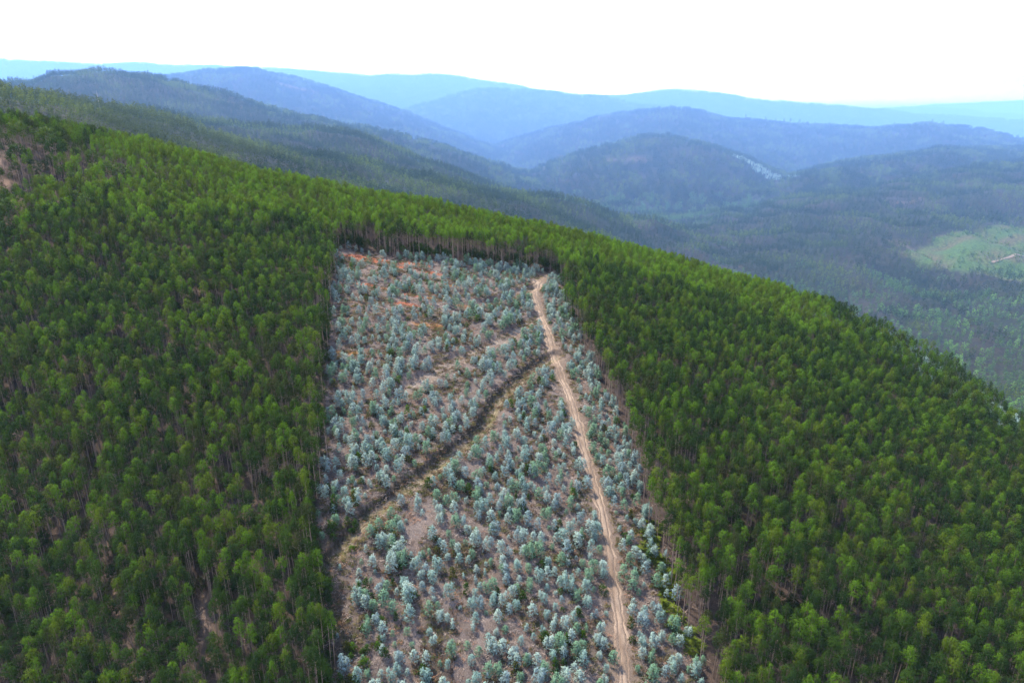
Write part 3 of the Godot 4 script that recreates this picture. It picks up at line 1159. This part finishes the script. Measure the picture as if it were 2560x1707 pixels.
# ---------------------------------------------------------------- far forest
func build_far_forest() -> void:
	var near_kinds := []
	var clumps := []
	for i in 3:
		var l := Leaves.new()
		crown(l, 3.6, 6.0, 3.3, 12, 6, 0.8, gum_shape, 0.65)
		var m := ArrayMesh.new()
		l.put(m, M.leaf_any)
		near_kinds.append(m)
		var l2 := Leaves.new()
		for k in 4:
			var l3 := Leaves.new()
			crown(l3, 2.0, 7.0 + rng.randf() * 3.0, 4.6, 6, 4, 1.9, gum_shape, 1.1)
			var off := Vector3((k % 2) * 4.0 - 2.0, 0, (k / 2) * 4.0 - 2.0) + Vector3(rng.randf_range(-1, 1), 0, rng.randf_range(-1, 1))
			for q in l3.v.size():
				l3.v[q] += off
			l2.v.append_array(l3.v)
			l2.n.append_array(l3.n)
			l2.c.append_array(l3.c)
		var m2 := ArrayMesh.new()
		l2.put(m2, M.leaf_any)
		clumps.append(m2)
	var places := [[], [], []]
	var tints := [PackedColorArray(), PackedColorArray(), PackedColorArray()]
	var clump_places := [[], [], []]
	var clump_tints := [PackedColorArray(), PackedColorArray(), PackedColorArray()]
	var total := 0
	for zone in [[300.0, 1250.0, 4.1], [1250.0, 2600.0, 7.5], [2600.0, 5600.0, 19.0]]:
		var step: float = zone[2]
		var d: float = zone[0]
		while d < zone[1]:
			var x := -0.86 * d
			while x < 0.86 * d:
				var px := x + rng.randf_range(-0.4, 0.4) * step
				var pd := d + rng.randf_range(-0.4, 0.4) * step
				x += step
				var r := clampi(int(log(pd / FAR_D0) / log(FAR_Q)), 0, FAR_ROWS - 1)
				var c := clampi(int((px / pd / FAR_S * 0.5 + 0.5) * (FAR_COLS - 1)), 0, FAR_COLS - 1)
				if not far_seen[r * FAR_COLS + c]:
					continue
				if pd < 420.0 and pd < crest_d(px) + 42.0:
					continue
				var open := noise_a.get_noise_2d(px * 1.6 + 900.0, pd * 1.6)
				var thin := 0.0
				if pd < 1250.0 and px > 150.0:
					thin = 0.22
				if rng.randf() < 0.08 + thin + maxf(0.0, open) * 0.7:
					continue
				if in_far_patch(px, pd):
					continue
				if pd < 1000.0 and px > 420.0 and in_pasture(px, pd):
					continue
				if pd > 1250.0 and fposmod(far_at(px, pd) + noise_a.get_noise_2d(px * 0.5, pd * 0.5) * 10.0, 11.0) < 3.6 and rng.randf() < 0.75:
					continue
				if pd > 1380.0 and pd < 1570.0 and strip(px, pd):
					continue
				var y := ground_y(px, pd) if pd < 640.0 else far_at(px, pd)
				var g := clampf(0.5 + noise_a.get_noise_2d(px * 0.9, pd * 0.9 + 300.0) * 1.3 + rng.randf_range(-0.3, 0.3), 0, 1)
				var tint := Color(0.014, 0.028, 0.008).lerp(Color(0.072, 0.105, 0.018), g * g * g)
				if y < -172.0 and pd > 420.0 and open > 0.05:
					tint = Color(0.04, 0.085, 0.028).lerp(Color(0.07, 0.13, 0.04), rng.randf())   # broadleaf scrub along the stream
				elif pd < 600.0 and px > 230.0 and open > -0.1:
					tint = Color(0.05, 0.12, 0.03).lerp(Color(0.13, 0.25, 0.06), rng.randf())   # broadleaf scrub along the stream
				elif pd < 620.0 and px < -180.0:
					tint = tint.lerp(Color(0.070, 0.085, 0.025), 0.3)
				var k := rng.randi() % 3
				var s := rng.randf_range(0.75, 1.2)
				if pd < 1250.0:
					places[k].append(stand(px, y, pd, Vector3(s, s * rng.randf_range(0.85, 1.1), s), rng.randf() * TAU, 0.02))
					tints[k].append(tint)
				else:
					var big := step / 9.5
					clump_places[k].append(stand(px, y - 0.5, pd, Vector3(s * big, s * lerpf(1.0, big, 0.3), s * big), rng.randf() * TAU, 0.0))
					clump_tints[k].append(tint)
				total += 1
			d += step
	for k in 3:
		scatter("distant_forest", near_kinds[k], places[k], tints[k], "open eucalyptus forest on the slopes beyond the crest", "forest")
		scatter("hazy_forest", clumps[k], clump_places[k], clump_tints[k], "forest covering the far ridges in blue haze", "forest")


func strip(x: float, d: float) -> bool:
	var q := along(strip_line, x, d)
	return absf(q.x) < 14.0 + q.y * 20.0 and q.y > 0.0 and q.y < 1.0


var strip_line := pairs([488, 1540, 525, 1508, 560, 1478, 594, 1450])


func build_far_details() -> void:
	# a strip of young pale trees down a far flank
	var l := Leaves.new()
	crown(l, 0.2, 4.2, 3.2, 8, 5, 1.0, sap_shape, 0.6, 0.1)
	var m := ArrayMesh.new()
	l.put(m, M.sap_any)
	var places := []
	var tints := PackedColorArray()
	for i in 1500:
		var x := rng.randf_range(470.0, 670.0)
		var d := rng.randf_range(1385.0, 1560.0)
		if strip(x, d):
			places.append(stand(x, far_at(x, d), d, Vector3.ONE * rng.randf_range(0.9, 1.5), 0.0))
			tints.append(SAP_TONES[rng.randi() % 2] * 1.5)
	scatter("far_saplings", m, places, tints, "pale strip of young trees down the flank of the pointed far hill", "saplings")
	# scrub on the pasture
	places = []
	tints = PackedColorArray()
	for i in 2600:
		var x := rng.randf_range(450.0, 860.0)
		var d := rng.randf_range(670.0, 930.0)
		if in_pasture(x, d) and noise_b.get_noise_2d(x * 0.15, d * 0.15) > -0.15:
			places.append(stand(x, far_at(x, d), d, Vector3.ONE * rng.randf_range(0.5, 1.1), 0.0))
			tints.append(Color(0.03, 0.06, 0.014).lerp(Color(0.09, 0.15, 0.03), rng.randf()))
	scatter("pasture_scrub", m, places, tints, "low scrub dotted over the light green pasture", "scrub")
	var wide := func(_t): return 3.0
	var lane := pairs([505, 705, 540, 722, 575, 745, 610, 772, 650, 790, 700, 800])
	var dirt := func(_p, _n): return Color(0.40, 0.32, 0.25)
	var rows := []
	for i in 60:
		rows.append(i / 59.0)
	var curve := Curve2D.new()
	for i in lane.size():
		var t := (lane[mini(i + 1, lane.size() - 1)] - lane[maxi(i - 1, 0)]) * 0.18
		curve.add_point(lane[i], -t, t)
	var point := func(at, k):
		var p := curve.sample_baked(at * curve.get_baked_length())
		var q := curve.sample_baked(minf(at + 0.01, 1.0) * curve.get_baked_length()) - curve.sample_baked(maxf(at - 0.01, 0.0) * curve.get_baked_length())
		var e: Vector2 = p + Vector2(-q.y, q.x).normalized() * k * wide.call(at) * 0.5
		return Vector3(e.x, far_at(e.x, e.y) + 0.6, -e.y)
	var o := mesh_node("pasture_lane", sheet(rows, [1.0, 0.0, -1.0], point, dirt), self, M.track)
	tag(o, "thin earth lane curving across the green pasture", "", "", "structure")


# single tall trees that stand out on far skylines, and a bare pole-like trunk on the left slope
func skyline_trees() -> void:
	var tall := []
	for i in 3:
		var l := Leaves.new()
		crown(l, 9.0, 9.0, 5.0 + i, 9, 8, 1.6, gum_shape, 1.2)
		var m := ArrayMesh.new()
		l.put(m, M.leaf_any)
		tall.append(m)
	var stem := trunk_mesh(18.0, 0.45, 0.4, 3.0, 6, M.dark_trunk)
	var xs := [690.0, 742.0, 768.0, 790.0, 806.0, 829.0, 851.0, 868.0, 905.0, 1058.0, 1142.0, 1168.0]
	for i in xs.size():
		var d: float = 2120.0 - (xs[i] - 690.0) * 0.38
		var t := Node3D.new()
		t.name = numbered("skyline_tree")
		add_child(t)
		t.transform = stand(xs[i], far_at(xs[i], d), d, Vector3.ONE * rng.randf_range(0.8, 1.2), rng.randf() * TAU)
		mesh_node("trunk", stem, t, M.dark_trunk)
		mesh_node("crown", tall[i % 3], t, M.pine[1])
		tag(t, "lone tall tree on the dark blue ridge's skyline, %s from the left" % nth(i), "tree", "tall trees on the far ridge skyline")
	var o := mesh_node("bare_trunk", trunk_mesh(15.0, 0.22, 0.5, 2.0, 8, M.trunk), self, M.stick_pale)
	o.transform = stand(-297.0, maxf(far_at(-297.0, 520.0), hill_y(-297.0, 520.0)), 520.0, Vector3.ONE, 0.0, 0.01)
	tag(o, "tall bare pale trunk above the trees on the hazy left slope", "dead tree")


# the blue air that lies over the valleys beyond the crest, thicker over the far ridges
func build_haze() -> void:
	for k in 2:
		var m := FogMaterial.new()
		m.albedo = Color(0.52, 0.72, 1.0)
		m.density = [0.00015, 0.00026][k]
		var o := FogVolume.new()
		o.name = numbered("valley_haze")
		o.shape = RenderingServer.FOG_VOLUME_SHAPE_BOX
		o.size = Vector3(14000, 640 - 20 * k, 6400 - 1050 * k)
		o.position = Vector3(0, -20, -3500 - 510 * k)
		o.material = m
		add_child(o)
		tag(o, ["blue haze lying over the valleys and ridges beyond the crest", "thicker pale haze over the farthest ridges"][k], "haze", "", "stuff")
